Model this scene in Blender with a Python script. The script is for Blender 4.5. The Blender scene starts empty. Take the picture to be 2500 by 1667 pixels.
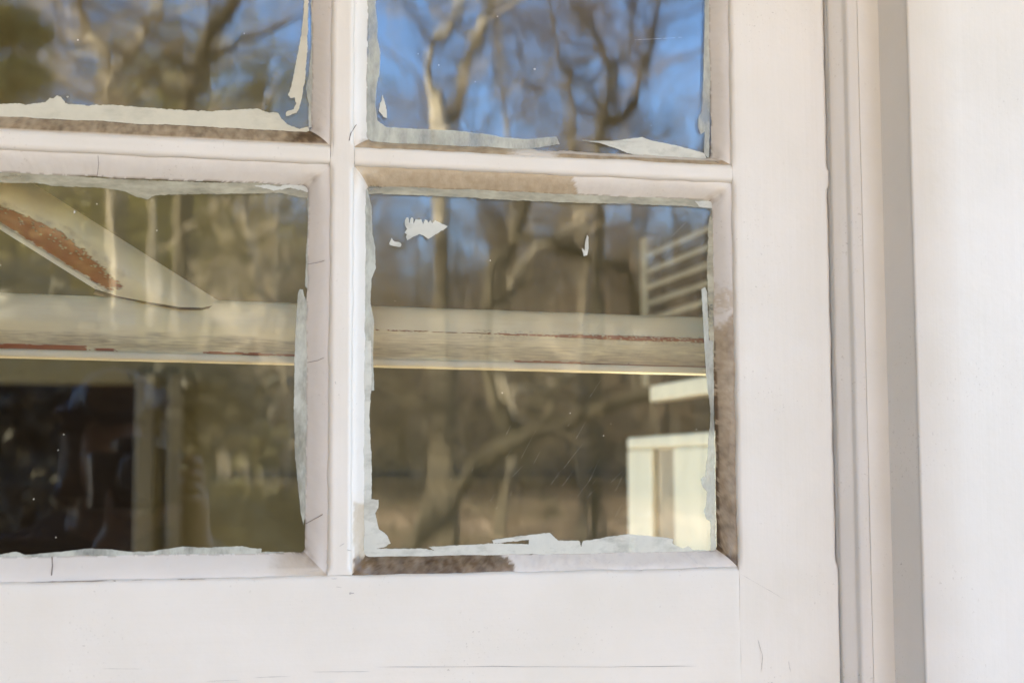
import bpy, bmesh, math, random
from mathutils import Vector, Matrix, noise
R = math.radians
rnd = random.Random(7)
sc = bpy.context.scene
C = sc.collection

# ------------------------------------------------------------------ camera
F_PX = 3575.0                      # focal length in pixels of the 2500 px wide photograph
EYE = Vector((0, -1.1, 1.5))
yaw, pitch, roll = R(13.693), R(5.046), R(-0.207)
fw = Vector((math.sin(yaw)*math.cos(pitch), math.cos(yaw)*math.cos(pitch), math.sin(pitch)))
rt0 = Vector((math.cos(yaw), -math.sin(yaw), 0)); up0 = rt0.cross(fw)
rt = rt0*math.cos(roll) + up0*math.sin(roll); up = up0*math.cos(roll) - rt0*math.sin(roll)
cd = bpy.data.cameras.new('camera_lens'); cam = bpy.data.objects.new('view_camera', cd); C.objects.link(cam)
m3 = Matrix((rt, up, -fw)).transposed()
cam.matrix_world = Matrix.Translation(EYE) @ m3.to_4x4()
cd.sensor_width = 36; cd.lens = 36*F_PX/2500
cd.clip_start = 0.02; cd.clip_end = 2000
cd.dof.use_dof = True; cd.dof.focus_distance = 1.15; cd.dof.aperture_fstop = 5.0; cd.dof.aperture_blades = 7
sc.camera = cam

# ------------------------------------------------------------------ sky, sun, exposure
SUN = Vector((-0.86, 0.14, 0.46)).normalized()          # towards the sun: low, from the left and behind the house
W = bpy.data.worlds.new('World'); sc.world = W; W.use_nodes = True
nt = W.node_tree; bg = nt.nodes['Background']
sky = nt.nodes.new('ShaderNodeTexSky'); sky.sky_type = 'NISHITA'; sky.sun_disc = False
sky.sun_elevation = math.asin(SUN.z); sky.sun_rotation = math.atan2(SUN.x, SUN.y)
sky.air_density = 1.0; sky.dust_density = 0.0; sky.ozone_density = 6.5
nt.links.new(sky.outputs[0], bg.inputs[0]); bg.inputs[1].default_value = 0.086
sd = bpy.data.lights.new('sun', 'SUN'); sd.energy = 5.0; sd.angle = R(0.5); sd.color = (1, .89, .63)
so = bpy.data.objects.new('sun', sd); C.objects.link(so)
so.rotation_euler = SUN.to_track_quat('Z', 'Y').to_euler(); so.location = (-8, 4, 6)
vs = sc.view_settings; vs.view_transform = 'Standard'; vs.look = 'None'; vs.gamma = 1; vs.use_curve_mapping = False
vs.exposure = 3.88
cy = sc.cycles; cy.max_bounces = 10; cy.transparent_max_bounces = 24; cy.glossy_bounces = 4; cy.diffuse_bounces = 5
cy.use_denoising = True; cy.caustics_reflective = False; cy.caustics_refractive = False
cy.sample_clamp_indirect = 6

# ------------------------------------------------------------------ helpers
GLASS_Y = 0.014
def at(px, py, Y):
    """the point at depth Y (window face = 0) that the photograph shows at pixel px, py"""
    d = fw*F_PX + rt*(px-1250) - up*(py-833.5)
    return EYE + d*((Y-EYE.y)/d.y)
def px_of(p):
    v = Vector(p)-EYE; k = F_PX/v.dot(fw)
    return 1250+v.dot(rt)*k, 833.5-v.dot(up)*k
def mirrored(px, py, D):
    """a point D metres out in front of the house that the pane reflects at px, py"""
    p = at(px, py, D); p.y = 2*GLASS_Y-p.y
    return p
def tag(o, label=None, cat=None, group=None, kind=None):
    for k, v in (('label', label), ('category', cat), ('group', group), ('kind', kind)):
        if v: o[k] = v
    return o
def empty(name, loc=(0, 0, 0)):
    o = bpy.data.objects.new(name, None); C.objects.link(o); o.location = loc; o.empty_display_size = .05
    bpy.context.view_layer.update()
    return o
def wloc(o):
    v = Vector(o.location)
    while o.parent: o = o.parent; v += Vector(o.location)
    return v
def link(name, verts, faces, mats, parent=None, mi=None, smooth=False, attr=None, org=None):
    """one mesh object; verts are world points, the origin goes to org or to the parent's origin"""
    me = bpy.data.meshes.new(name)
    base = wloc(parent) if parent else (Vector(org) if org is not None else Vector((0, 0, 0)))
    me.from_pydata([Vector(v)-base for v in verts], [], faces)
    for m in (mats if isinstance(mats, (list, tuple)) else [mats]): me.materials.append(m)
    if mi: me.polygons.foreach_set('material_index', mi)
    if smooth: me.polygons.foreach_set('use_smooth', [True]*len(me.polygons))
    if attr:
        for an, cols in attr.items():
            a = me.color_attributes.new(an, 'FLOAT_COLOR', 'POINT')
            a.data.foreach_set('color', [c for col in cols for c in col])
    me.update()
    o = bpy.data.objects.new(name, me); C.objects.link(o)
    if parent: o.parent = parent
    else: o.location = base
    return o
class MB:
    def __init__(s): s.v = []; s.f = []; s.mi = []
    def quad(s, a, b, c, d, m=0):
        n = len(s.v); s.v += [a, b, c, d]; s.f.append((n, n+1, n+2, n+3)); s.mi.append(m)
    def box(s, x0, x1, y0, y1, z0, z1, m=0):
        n = len(s.v)
        s.v += [Vector((x, y, z)) for x in (x0, x1) for y in (y0, y1) for z in (z0, z1)]
        for q in ((0, 1, 3, 2), (4, 6, 7, 5), (0, 4, 5, 1), (2, 3, 7, 6), (0, 2, 6, 4), (1, 5, 7, 3)):
            s.f.append(tuple(n+i for i in q)); s.mi.append(m)
    def tube(s, pts, rad, sides=6, m=0, cap=True):
        n0 = len(s.v); N = len(pts); ref = Vector((.31, .9, .27))
        for i, p in enumerate(pts):
            t = (pts[min(i+1, N-1)]-pts[max(i-1, 0)])
            t = t.normalized() if t.length > 1e-9 else Vector((0, 0, 1))
            a = t.cross(ref)
            if a.length < 1e-3: a = t.cross(Vector((1, 0, 0)))
            a.normalize(); b = t.cross(a)
            for k in range(sides):
                w = 2*math.pi*k/sides
                s.v.append(p+(a*math.cos(w)+b*math.sin(w))*rad[i])
        for i in range(N-1):
            for k in range(sides):
                k2 = (k+1) % sides
                s.f.append((n0+i*sides+k, n0+i*sides+k2, n0+(i+1)*sides+k2, n0+(i+1)*sides+k)); s.mi.append(m)
        if cap:
            s.f.append(tuple(n0+k for k in range(sides))[::-1]); s.mi.append(m)
            s.f.append(tuple(n0+(N-1)*sides+k for k in range(sides))); s.mi.append(m)
    def build(s, name, mats, parent=None, smooth=False, org=None):
        return link(name, s.v, s.f, mats, parent, s.mi, smooth, None, org)
def bevel(o, w, seg=2):
    m = o.modifiers.new('bevel', 'BEVEL'); m.width = w; m.segments = seg; m.limit_method = 'ANGLE'; m.angle_limit = R(40)
def fbm(x, y, z=0.0, o=4): return noise.fractal(Vector((x, y, z)), 1.0, 2.0, o)

# ------------------------------------------------------------------ materials
def mat(name):
    m = bpy.data.materials.new(name); m.use_nodes = True
    t = m.node_tree; return m, t, t.nodes['Principled BSDF']
def nd(t, kind, **kw):
    n = t.nodes.new(kind)
    for k, v in kw.items():
        if k.startswith('i_'): n.inputs[k[2:].replace('_', ' ')].default_value = v
        else: setattr(n, k, v)
    return n
def ramp(t, a, b, ca=(0, 0, 0, 1), cb=(1, 1, 1, 1)):
    n = t.nodes.new('ShaderNodeValToRGB'); e = n.color_ramp.elements
    e[0].position = a; e[1].position = b; e[0].color = ca; e[1].color = cb; return n
def mixc(t, fac, a, b, mode='MIX'):
    n = t.nodes.new('ShaderNodeMix'); n.data_type = 'RGBA'; n.blend_type = mode
    for s, v in ((0, fac), (6, a), (7, b)):
        if hasattr(v, 'links') or isinstance(v, bpy.types.NodeSocket): t.links.new(v, n.inputs[s])
        else: n.inputs[s].default_value = v if s == 0 else (*v, 1)
    return n.outputs[2]
def obj_noise(t, scale, detail=4, stretch=None, rough=.55):
    tc = nd(t, 'ShaderNodeTexCoord'); src = tc.outputs['Object']
    if stretch:
        mp = nd(t, 'ShaderNodeMapping'); mp.inputs['Scale'].default_value = stretch
        t.links.new(src, mp.inputs[0]); src = mp.outputs[0]
    n = nd(t, 'ShaderNodeTexNoise', i_Scale=scale, i_Detail=detail, i_Roughness=rough)
    t.links.new(src, n.inputs['Vector']); return n.outputs['Fac']
def add_bump(t, p, h, dist, strength=1.0, prev=None):
    b = nd(t, 'ShaderNodeBump', i_Strength=strength, i_Distance=dist)
    t.links.new(h, b.inputs['Height'])
    if prev is not None: t.links.new(prev, b.inputs['Normal'])
    t.links.new(b.outputs[0], p.inputs['Normal']); return b.outputs[0]
def white_paint(name, grain, col=(.645, .61, .545), dirt=1.0, stain=False):
    """old brushed gloss paint: tone drift, brush ridges, grit, optional painted-on wear from the 'wear' attribute"""
    m, t, p = mat(name)
    c2 = (col[0]*.93, col[1]*.925, col[2]*.90)
    tone = ramp(t, .35, .68); t.links.new(obj_noise(t, 9, 5), tone.inputs[0])
    c = mixc(t, tone.outputs[0], col, c2)
    st = ramp(t, .45, .92); t.links.new(obj_noise(t, 20, 3, grain), st.inputs[0])
    c = mixc(t, st.outputs[0], c, (col[0]*.965, col[1]*.955, col[2]*.945))
    # grit: clustered small grey-brown specks
    sp = ramp(t, .64, .73); t.links.new(obj_noise(t, 420, 2), sp.inputs[0])
    cl = ramp(t, .50, .70); t.links.new(obj_noise(t, 16, 3), cl.inputs[0])
    mu = nd(t, 'ShaderNodeMath', operation='MULTIPLY'); t.links.new(sp.outputs[0], mu.inputs[0]); t.links.new(cl.outputs[0], mu.inputs[1])
    m2 = nd(t, 'ShaderNodeMath', operation='MULTIPLY'); t.links.new(mu.outputs[0], m2.inputs[0]); m2.inputs[1].default_value = .70*dirt
    c = mixc(t, m2.outputs[0], c, (.30, .26, .21))
    rough = .42
    if stain:
        at_ = nd(t, 'ShaderNodeAttribute', attribute_name='wear'); bare = True
        sep = nd(t, 'ShaderNodeSeparateColor'); t.links.new(at_.outputs['Color'], sep.inputs[0])
        # beige = bare putty, brown = weathered wood and grime, grey = plain greyer tone
        bn = obj_noise(t, 160, 5); bv = ramp(t, .3, .7); t.links.new(bn, bv.inputs[0])
        beige = mixc(t, bv.outputs[0], (.40, .31, .195), (.48, .395, .27))
        c = mixc(t, sep.outputs[1], c, beige)
        grime = ramp(t, .30, .68); t.links.new(obj_noise(t, 95, 7), grime.inputs[0])
        light = mixc(t, grime.outputs[0], (.17, .112, .055), (.29, .205, .115)); dark = mixc(t, grime.outputs[0], (.040, .021, .008), (.13, .080, .036))
        pw = nd(t, 'ShaderNodeMath', operation='POWER'); t.links.new(sep.outputs[0], pw.inputs[0]); pw.inputs[1].default_value = 1.4
        brown = mixc(t, pw.outputs[0], light, dark)
        c = mixc(t, sep.outputs[0], c, brown)
        c = mixc(t, sep.outputs[2], c, (.47, .44, .415))
    t.links.new(c, p.inputs['Base Color']); p.inputs['Roughness'].default_value = rough
    n1 = add_bump(t, p, obj_noise(t, 60, 4, grain), .0004, .35)
    n2 = add_bump(t, p, obj_noise(t, 22, 3), .0012, .35, n1)
    n3 = add_bump(t, p, obj_noise(t, 240, 3), .00018, .5, n2)
    if stain:                                   # bare patches sit a paint film lower and are rougher
        mx = nd(t, 'ShaderNodeMath', operation='MAXIMUM'); t.links.new(sep.outputs[0], mx.inputs[0]); t.links.new(sep.outputs[1], mx.inputs[1])
        iv = nd(t, 'ShaderNodeMath', operation='SUBTRACT'); iv.inputs[0].default_value = 1; t.links.new(mx.outputs[0], iv.inputs[1])
        n4 = add_bump(t, p, iv.outputs[0], .0005, .8, n3)
        gm = nd(t, 'ShaderNodeMath', operation='MULTIPLY'); t.links.new(obj_noise(t, 180, 6), gm.inputs[0]); t.links.new(mx.outputs[0], gm.inputs[1])
        add_bump(t, p, gm.outputs[0], .0007, .6, n4)
    return m
PAINT_V = white_paint('white_paint_upright', (3.2, 3.2, .14))
PAINT_H = white_paint('white_paint_level', (.14, 3.2, 3.2))
PAINT_W = white_paint('white_paint_board', (3.0, 3.0, .10), col=(.625, .60, .545), dirt=.8)
PAINT_T = white_paint('white_paint_trim', (3.0, 3.0, .08), col=(.615, .585, .535), dirt=1.3)
PUTTY = white_paint('putty', (1.5, 1.5, 1.5), col=(.66, .62, .555), dirt=1.3, stain=True)
def flat_mat(name, col, rough=.6, var=.12, scale=40, stretch=None, bump=0):
    m, t, p = mat(name)
    r = ramp(t, .3, .7); t.links.new(obj_noise(t, scale, 5, stretch), r.inputs[0])
    c = mixc(t, r.outputs[0], tuple(x*(1-var) for x in col), tuple(min(1, x*(1+var)) for x in col))
    t.links.new(c, p.inputs['Base Color']); p.inputs['Roughness'].default_value = rough
    if bump: add_bump(t, p, obj_noise(t, scale*3, 4, stretch), bump, .6)
    return m
CRACK_SHADOW = flat_mat('crack_and_shadow_line', (.16, .13, .11), .9)
CRACK_PALE = flat_mat('hairline', (.36, .34, .31), .9)
def smear_mat(name, col, scale, stretch, a0, lo, hi):
    m, t, p = mat(name)
    r = ramp(t, .3, .7); t.links.new(obj_noise(t, 120, 5), r.inputs[0])
    c = mixc(t, r.outputs[0], tuple(x*.95 for x in col), tuple(x*1.05 for x in col))
    t.links.new(c, p.inputs['Base Color']); p.inputs['Roughness'].default_value = .5
    al = ramp(t, lo, hi, (a0, a0, a0, 1), (1, 1, 1, 1)); t.links.new(obj_noise(t, scale, 6, stretch, .65), al.inputs[0])
    if name != 'scratch':                        # the rim breaks up into brush drag
        ra = nd(t, 'ShaderNodeAttribute', attribute_name='rim')
        ma = nd(t, 'ShaderNodeMath', operation='MULTIPLY_ADD'); t.links.new(obj_noise(t, 420, 4, stretch), ma.inputs[0]); ma.inputs[1].default_value = 1.3; ma.inputs[2].default_value = -.65
        sm_ = nd(t, 'ShaderNodeMath', operation='ADD'); t.links.new(ra.outputs['Fac'], sm_.inputs[0]); t.links.new(ma.outputs[0], sm_.inputs[1])
        rr = ramp(t, .12, .72); t.links.new(sm_.outputs[0], rr.inputs[0])
        mm = nd(t, 'ShaderNodeMath', operation='MULTIPLY'); t.links.new(al.outputs[0], mm.inputs[0]); t.links.new(rr.outputs[0], mm.inputs[1])
        t.links.new(mm.outputs[0], p.inputs['Alpha'])
    else: t.links.new(al.outputs[0], p.inputs['Alpha'])
    add_bump(t, p, obj_noise(t, 200, 4), .00012, .5); return m
SMEAR = smear_mat('paint_smear', (.49, .495, .435), 60, (.6, 1, 1.2), .72, .34, .50)
STREAK = smear_mat('paint_streak', (.41, .425, .37), 55, (1.2, 1, .5), .45, .34, .60)
SMEAR_WARM = smear_mat('paint_smear_cream', (.495, .475, .375), 40, (.5, 1, 1.2), .82, .30, .46)
FILM = smear_mat('olive_grey_film', (.36, .34, .245), 55, (.4, 1, 1.2), .30, .30, .62)
FAINT = smear_mat('scratch', (.60, .57, .47), 300, (1, 1, 1), .12, .30, .75)
SPECK = flat_mat('paint_speck', (.5, .48, .40), .5, .1, 200)

def glass_mat():
    m, t, p = mat('old_window_glass'); t.nodes.remove(p)
    out = t.nodes['Material Output']
    tr = nd(t, 'ShaderNodeBsdfTransparent'); tr.inputs[0].default_value = (.985, .99, .97, 1)
    gl = nd(t, 'ShaderNodeBsdfGlossy'); gl.inputs['Roughness'].default_value = 0.0; gl.inputs['Color'].default_value = (1, 1, 1, 1)
    fr = nd(t, 'ShaderNodeFresnel', i_IOR=1.75)
    # slow ripples of drawn glass, mostly running upright
    h1 = obj_noise(t, 6.0, 1.5, (1.4, 1, .8)); h2 = obj_noise(t, 26.0, 2, (1.2, 1, .35))
    b1 = nd(t, 'ShaderNodeBump', i_Strength=1.0, i_Distance=.00040); t.links.new(h1, b1.inputs['Height'])
    b2 = nd(t, 'ShaderNodeBump', i_Strength=1.0, i_Distance=.00008); t.links.new(h2, b2.inputs['Height']); t.links.new(b1.outputs[0], b2.inputs['Normal'])
    t.links.new(b2.outputs[0], gl.inputs['Normal'])
    mx = nd(t, 'ShaderNodeMixShader'); t.links.new(fr.outputs[0], mx.inputs[0])
    t.links.new(tr.outputs[0], mx.inputs[1]); t.links.new(gl.outputs[0], mx.inputs[2])
    t.links.new(mx.outputs[0], out.inputs[0]); return m
GLASS = glass_mat()

def chipped_paint():
    """cream over grey undercoat over red; R = red shows, G = grey undercoat, B = fresh pale lip"""
    m, t, p = mat('chipped_cream_paint')
    at_ = nd(t, 'ShaderNodeAttribute', attribute_name='wear'); sep = nd(t, 'ShaderNodeSeparateColor')
    t.links.new(at_.outputs['Color'], sep.inputs[0])
    r = ramp(t, .3, .7); t.links.new(obj_noise(t, 22, 5, (.35, 2, 2)), r.inputs[0])
    c = mixc(t, r.outputs[0], (.82, .76, .55), (.89, .84, .65))
    c = mixc(t, sep.outputs[2], c, (.88, .85, .72))
    gr = ramp(t, .3, .75); t.links.new(obj_noise(t, 120, 5, (.12, 2, 2)), gr.inputs[0])
    grey = mixc(t, gr.outputs[0], (.56, .52, .41), (.40, .35, .27))
    c = mixc(t, sep.outputs[1], c, grey)
    rr = ramp(t, .25, .75); t.links.new(obj_noise(t, 90, 5, (.3, 2, 2)), rr.inputs[0])
    red = mixc(t, rr.outputs[0], (.33, .12, .06), (.46, .20, .11))
    c = mixc(t, sep.outputs[0], c, red)
    t.links.new(c, p.inputs['Base Color']); p.inputs['Roughness'].default_value = .33
    inv = nd(t, 'ShaderNodeMath', operation='SUBTRACT'); inv.inputs[0].default_value = 1
    t.links.new(sep.outputs[0], inv.inputs[1])
    n1 = add_bump(t, p, inv.outputs[0], .0006, 1.0)
    add_bump(t, p, obj_noise(t, 150, 4, (.15, 1, 1)), .0003, .5, n1)
    return m
CHIPPED = chipped_paint()

# ------------------------------------------------------------------ ground, hill, house shell
def hill(x, y):
    d = -y
    h = 0 if d < 22 else 8.0*(1-math.exp(-((d-22)/38)**1.6))
    return -0.35 + h*(.85+.3*fbm(x*.02, y*.02)) + .10*fbm(x*.3, y*.3)
def build_ground():
    xs = [-260+520*i/130 for i in range(131)]; ys = [60-360*i/120 for i in range(121)]
    v = [Vector((x, y, hill(x, y) if y < 0 else -.35)) for y in ys for x in xs]
    n = len(xs); f = [(j*n+i, (j+1)*n+i, (j+1)*n+i+1, j*n+i+1) for j in range(len(ys)-1) for i in range(n-1)]
    m, t, p = mat('leaf_litter')
    a = ramp(t, .35, .65); t.links.new(obj_noise(t, 14, 8, None, .7), a.inputs[0])
    c = mixc(t, a.outputs[0], (.22, .14, .085), (.50, .385, .27))
    b = ramp(t, .5, .62); t.links.new(obj_noise(t, .25, 3), b.inputs[0])
    c = mixc(t, b.outputs[0], c, (.20, .175, .09))
    t.links.new(c, p.inputs['Base Color']); p.inputs['Roughness'].default_value = .95
    tag(link('ground', v, f, m, None, None, True), kind='structure')
build_ground()

# the house wall the window sits in (outside white, inside olive plaster), floor, ceiling and far rooms
EZ = EYE.z
WX0, WX1, WZ0, WZ1 = -.512, .56, EZ-.196, EZ+.66            # rough opening of the window
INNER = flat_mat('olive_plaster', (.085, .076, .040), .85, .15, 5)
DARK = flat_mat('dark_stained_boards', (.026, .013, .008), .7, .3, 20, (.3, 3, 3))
FLOOR = flat_mat('floor_boards', (.07, .05, .033), .6, .2, 12, (.2, 3, 3))
SIDING = white_paint('white_siding', (.14, 3, 3), dirt=.4)
def wall_with_hole(name, axis, pos, thick, a0, a1, z0, z1, hole, mats, **kw):
    b = MB(); h0, h1, g0, g1 = hole
    for (p, q, r, s) in ((a0, h0, z0, z1), (h1, a1, z0, z1), (h0, h1, z0, g0), (h0, h1, g1, z1)):
        if q-p < 1e-4 or s-r < 1e-4: continue
        if axis == 'y': b.box(p, q, pos, pos+thick, r, s)
        else: b.box(pos, pos+thick, p, q, r, s)
    return b.build(name, mats, **kw)
o = wall_with_hole('house_wall', 'y', -.016, .076, -2.6, 3.6, -.35, 3.15, (WX0, WX1, WZ0, WZ1), SIDING, org=(0, 0, 0))
tag(o, 'white painted house wall around the old window', 'wall')
o = wall_with_hole('interior_wall', 'x', -1.35, .1, .06, 4.2, -.02, 2.7, (.32, 2.27, .02, 2.36), INNER); tag(o, kind='structure')  # opening in the unseen left wall, added to let light in
b = MB(); b.box(1.75, 1.85, .06, 4.2, -.02, 2.7); tag(b.build('interior_wall', INNER), kind='structure')
b = MB(); b.box(-1.35, 1.85, -.016, 4.3, 2.7, 2.9); tag(b.build('ceiling', INNER), kind='structure')
b = MB(); b.box(-1.35, 1.85, .06, 4.3, -.12, -.02); tag(b.build('floor', FLOOR), kind='structure')
# partition across the room with a dark doorway at its left end
DX = at(352, 1100, 2.3).x
b = MB(); b.box(DX, 1.75, 2.3, 2.4, -.02, 2.7); b.box(-1.25, DX, 2.3, 2.4, EZ+.20, 2.7)
b.box(DX+.16, 1.75, 2.28, 2.3, at(500, 1166, 2.3).z-.02, at(500, 1166, 2.3).z)
tag(b.build('partition_wall', INNER), kind='structure')
b = MB(); b.box(-1.25, 1.75, 4.1, 4.2, -.02, 2.7); tag(b.build('back_wall', DARK), kind='structure')
FRAMEW = flat_mat('dull_olive_trim', (.055, .048, .028), .55, .15, 14, (3, 3, .2))
dj = empty('door_frame', (DX, 2.3, -.02)); tag(dj, 'dull olive door frame inside, beside the dark doorway', 'door frame')
b = MB(); b.box(DX-.02, DX+.022, 2.262, 2.40, -.02, EZ+.22); bevel(b.build('jamb', FRAMEW, dj), .004)
b = MB(); b.box(DX+.05, DX+.085, 2.270, 2.299, -.02, EZ+.22); bevel(b.build('architrave', FRAMEW, dj), .004)

# ------------------------------------------------------------------ porch floor, with unseen roof and side wall added as light blockers
PORCHW = flat_mat('porch_white', (.74, .72, .66), .6, .06, 20)
BOARDS = flat_mat('porch_boards', (.30, .27, .235), .7, .2, 10, (3, .2, 3))
b = MB(); b.box(-3.2, 3.6, -2.5, -.016, -.14, 0); tag(b.build('porch_floor', BOARDS), kind='structure')
b = MB()
b.box(-1.9, 3.6, -2.72, -.016, 3.00, 3.08); b.box(-1.9, 3.6, -2.80, -2.65, 2.90, 3.12)
tag(b.build('added_roof', PORCHW, org=(0, -1.4, 3.0)), 'unseen white boarded roof added over the window to block skylight', 'added roof')  # unseen roof added to keep skylight off the window wall

SHINGLE = flat_mat('brown_shingles', (.46, .42, .37), .85, .25, 9, (1, 1, 3))
b = MB(); b.box(-1.9, -1.8, -2.9, -.017, -.35, 2.99)
tag(b.build('added_side_wall', SHINGLE, org=(-1.85, -1.4, 0)), 'unseen grey shingled wall added left of the window to darken left-facing sides', 'wall')  # unseen wall added to shade the left-facing bevels and mouldings

# ------------------------------------------------------------------ casing at the right of the sash
def px_x(px, Y, py=542): return at(px, py, Y).x
casing = empty('window_casing', (.58, 0, EZ-.3)); tag(casing, 'white painted window casing with moulded edge and wide flat board, right of the sash', 'window casing')
def strip_profile(name, prof, m, parent, z0=EZ-.40, z1=EZ+.80, n=90, wob=.0003):
    v, f = [], []
    for i in range(n+1):
        z = z0+(z1-z0)*i/n
        for k, (x, y) in enumerate(prof):
            w = wob if 0 < k < len(prof)-1 else 0
            v.append(Vector((x+w*fbm(z*14, k*3.1, 2), y+w*fbm(z*14, k*3.1, 9), z)))
    L = len(prof)
    for i in range(n):
        for k in range(L-1): f.append((i*L+k, i*L+k+1, (i+1)*L+k+1, (i+1)*L+k))
    return link(name, v, f, m, parent, None, True)
X3 = .5385
stop = [(X3+.0006, .03), (X3+.0006, .004), (X3+.0012, .0012), (X3+.003, .0004)]
for k in range(7):
    s = k/6; stop.append((px_x(2029+43*s, -.001-.009*s**.8), -.001-.009*s**.8))
xb0, xb1 = px_x(2073, -.0112), px_x(2143, -.0142)
for k in range(9):
    s = k/8; stop.append((xb0+(xb1-xb0)*s, -.0108-.0045*math.sin(math.pi*(.12+.78*s))**1.0))
strip_profile('stop_bead', stop+[(xb1+.001, -.0105), (xb1+.001, .02)], PAINT_T, casing)
cove = [(xb1+.0012, .02), (xb1+.0012, -.0118)]
xc1 = px_x(2222, -.044)
for k in range(10):
    s = k/9; cove.append((xb1+.0016+(xc1-xb1-.0016)*(s**.9), -.012-.032*s**1.25))
strip_profile('cove_moulding', cove+[(xc1+.0004, -.0455)], PAINT_T, casing)
bd = [(xc1+.0008, .0), (xc1+.0008, -.0445), (xc1+.0016, -.0462), (xc1+.003, -.0470)]
bd += [(xc1+.003+.5*k/12, -.0472) for k in range(1, 13)]
strip_profile('casing_board', bd+[(xc1+.51, .0)], PAINT_W, casing, wob=.00015)
# casing on the unseen side and head, sill
b = MB(); b.box(WX0-.13, WX0+.0, -.030, -.0162, EZ-.40, EZ+.80); bevel(b.build('casing_board', PAINT_W, casing), .003)
b = MB(); b.box(WX0+.0005, X3, -.028, -.0162, EZ+.625, EZ+.80); bevel(b.build('head_board', PAINT_H, casing), .003)
b = MB(); b.box(WX0+.0005, X3, -.060, .06, EZ-.240, EZ-.1925); bevel(b.build('sill', PAINT_H, casing), .004)

# ------------------------------------------------------------------ the sash
G = GLASS_Y
sash = empty('window_sash', (.126, 0, EZ-.16))
tag(sash, 'old white wooden window sash with peeling putty and small panes', 'window sash')
MX0, MX1 = .1262, .1447                      # upright glazing bar, front face
MZ0, MZ1 = EZ+.2328, EZ+.2480                # level glazing bar
BZ = EZ-.0768; SX = .4533
LX = -.150; LX2 = -.430; TZ = EZ+.545
def sst(a, b, x):
    if a == b: return float(x > a)
    t = max(0, min(1, (x-a)/(b-a))); return t*t*(3-2*t)
def slab(name, x0, x1, z0, z1, y0, y1, m, rad, parent, nx, nz, marks=(), wob=.0007, seed=0, joints=()):
    """a hand-painted board: gridded front with soft edges (rad = left, right, bottom, top), flat sides and back"""
    v, f, mi = [], [], []
    def dist(a, n, L, r0, r1):
        d0, d1 = a*L, (1-a)*L; y = 0
        for d, r in ((d0, r0), (d1, r1)):
            if r and d < r: y += r-math.sqrt(max(0, r*r-(r-d)**2))
        return y
    def warp(i, n, L, r0, r1):               # grid lines crowd towards the soft edges
        e0 = [0, r0*.08, r0*.3, r0*.65, r0] ; e1 = [L-r1, L-r1*.65, L-r1*.3, L-r1*.08, L]
        mid = [r0+(L-r0-r1)*k/n for k in range(1, n)]
        return e0+mid+e1
    gx, gz = warp(0, nx, x1-x0, rad[0], rad[1]), warp(0, nz, z1-z0, rad[2], rad[3])
    for a in gz:
        for c in gx:
            fx, fz = c/(x1-x0), a/(z1-z0)
            X, Z = x0+c, z0+a; kp = 1.0
            for j0, j1 in joints:                 # paint bridges the joint with the crossing bar
                u = X if x1-x0 > z1-z0 else Z
                kp *= 1-sst(j0-.003, j0+.001, u)*(1-sst(j1-.001, j1+.003, u))
            y = y0+kp*(dist(fx, 0, x1-x0, rad[0], rad[1])+dist(fz, 0, z1-z0, rad[2], rad[3]))
            y += .00022*fbm(X*40+seed, Z*40, 3)
            wx = wob*fbm(X*25, Z*45, 5+seed) if (rad[0] > .0006 and fx < .02) or (rad[1] > .0006 and fx > .98) else 0
            wz = wob*fbm(X*45, Z*25, 8+seed) if (rad[2] > .0006 and fz < .05) or (rad[3] > .0006 and fz > .95) else 0
            v.append(Vector((X+wx, y, Z+wz)))
    A, B = len(gx), len(gz)
    for j in range(B-1):
        for i in range(A-1): f.append((j*A+i, j*A+i+1, (j+1)*A+i+1, (j+1)*A+i)); mi.append(0)
    ring = [i for i in range(A)]+[j*A+A-1 for j in range(1, B)]+[(B-1)*A+i for i in range(A-2, -1, -1)]+[j*A for j in range(B-2, 0, -1)]
    n0 = len(v)
    for r in ring: v.append(Vector((v[r].x, y1, v[r].z)))
    L = len(ring)
    for k in range(L):
        k2 = (k+1) % L; f.append((ring[k2], ring[k], n0+k, n0+k2)); mi.append(0)
    f.append(tuple(n0+k for k in range(L))[::-1]); mi.append(0)
    for pts, w, mm in marks:                 # hairline cracks and joints, traced as slim raised slivers
        P = [at(px, py, y0-.00035) for px, py in pts]
        Q = []
        for i in range(len(P)-1):
            for k in range(6): Q.append(P[i].lerp(P[i+1], k/6))
        Q.append(P[-1])
        top, bot = [], []
        for i, q in enumerate(Q):
            t = (Q[min(i+1, len(Q)-1)]-Q[max(i-1, 0)]).normalized(); nrm = Vector((-t.z, 0, t.x))
            j = .00025*fbm(q.x*300, q.z*300, 4); ww = w*(.35+.65*abs(fbm(q.x*160, q.z*160, 1))*1.6)*(1 if 0 < i < len(Q)-1 else .1)
            top.append(q+nrm*(j+ww/2)); bot.append(q+nrm*(j-ww/2))
        for i in range(len(Q)-1):
            n = len(v); v += [bot[i], bot[i+1], top[i+1], top[i]]; f.append((n, n+1, n+2, n+3)); mi.append(mm)
    return link(name, v, f, [m, CRACK_SHADOW, CRACK_PALE], parent, mi, True)
r1, r0 = .0042, .00008
slab('stile', SX, X3, EZ-.192, TZ+.08, 0, .034, PAINT_V, (r1, r1, r0, r0), sash, 14, 220, seed=1, joints=[(EZ-.3, BZ), (MZ0, MZ1)],
     marks=[([(1808, 1400), (1860, 1430), (1915, 1462)], .0003, 2), ([(1722, 392), (1745, 394), (1766, 402)], .0006, 1), ([(1850, 1560), (1862, 1600), (1858, 1640)], .0007, 2), ([(1925, 1612), (1930, 1640)], .0006, 2)])
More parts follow.
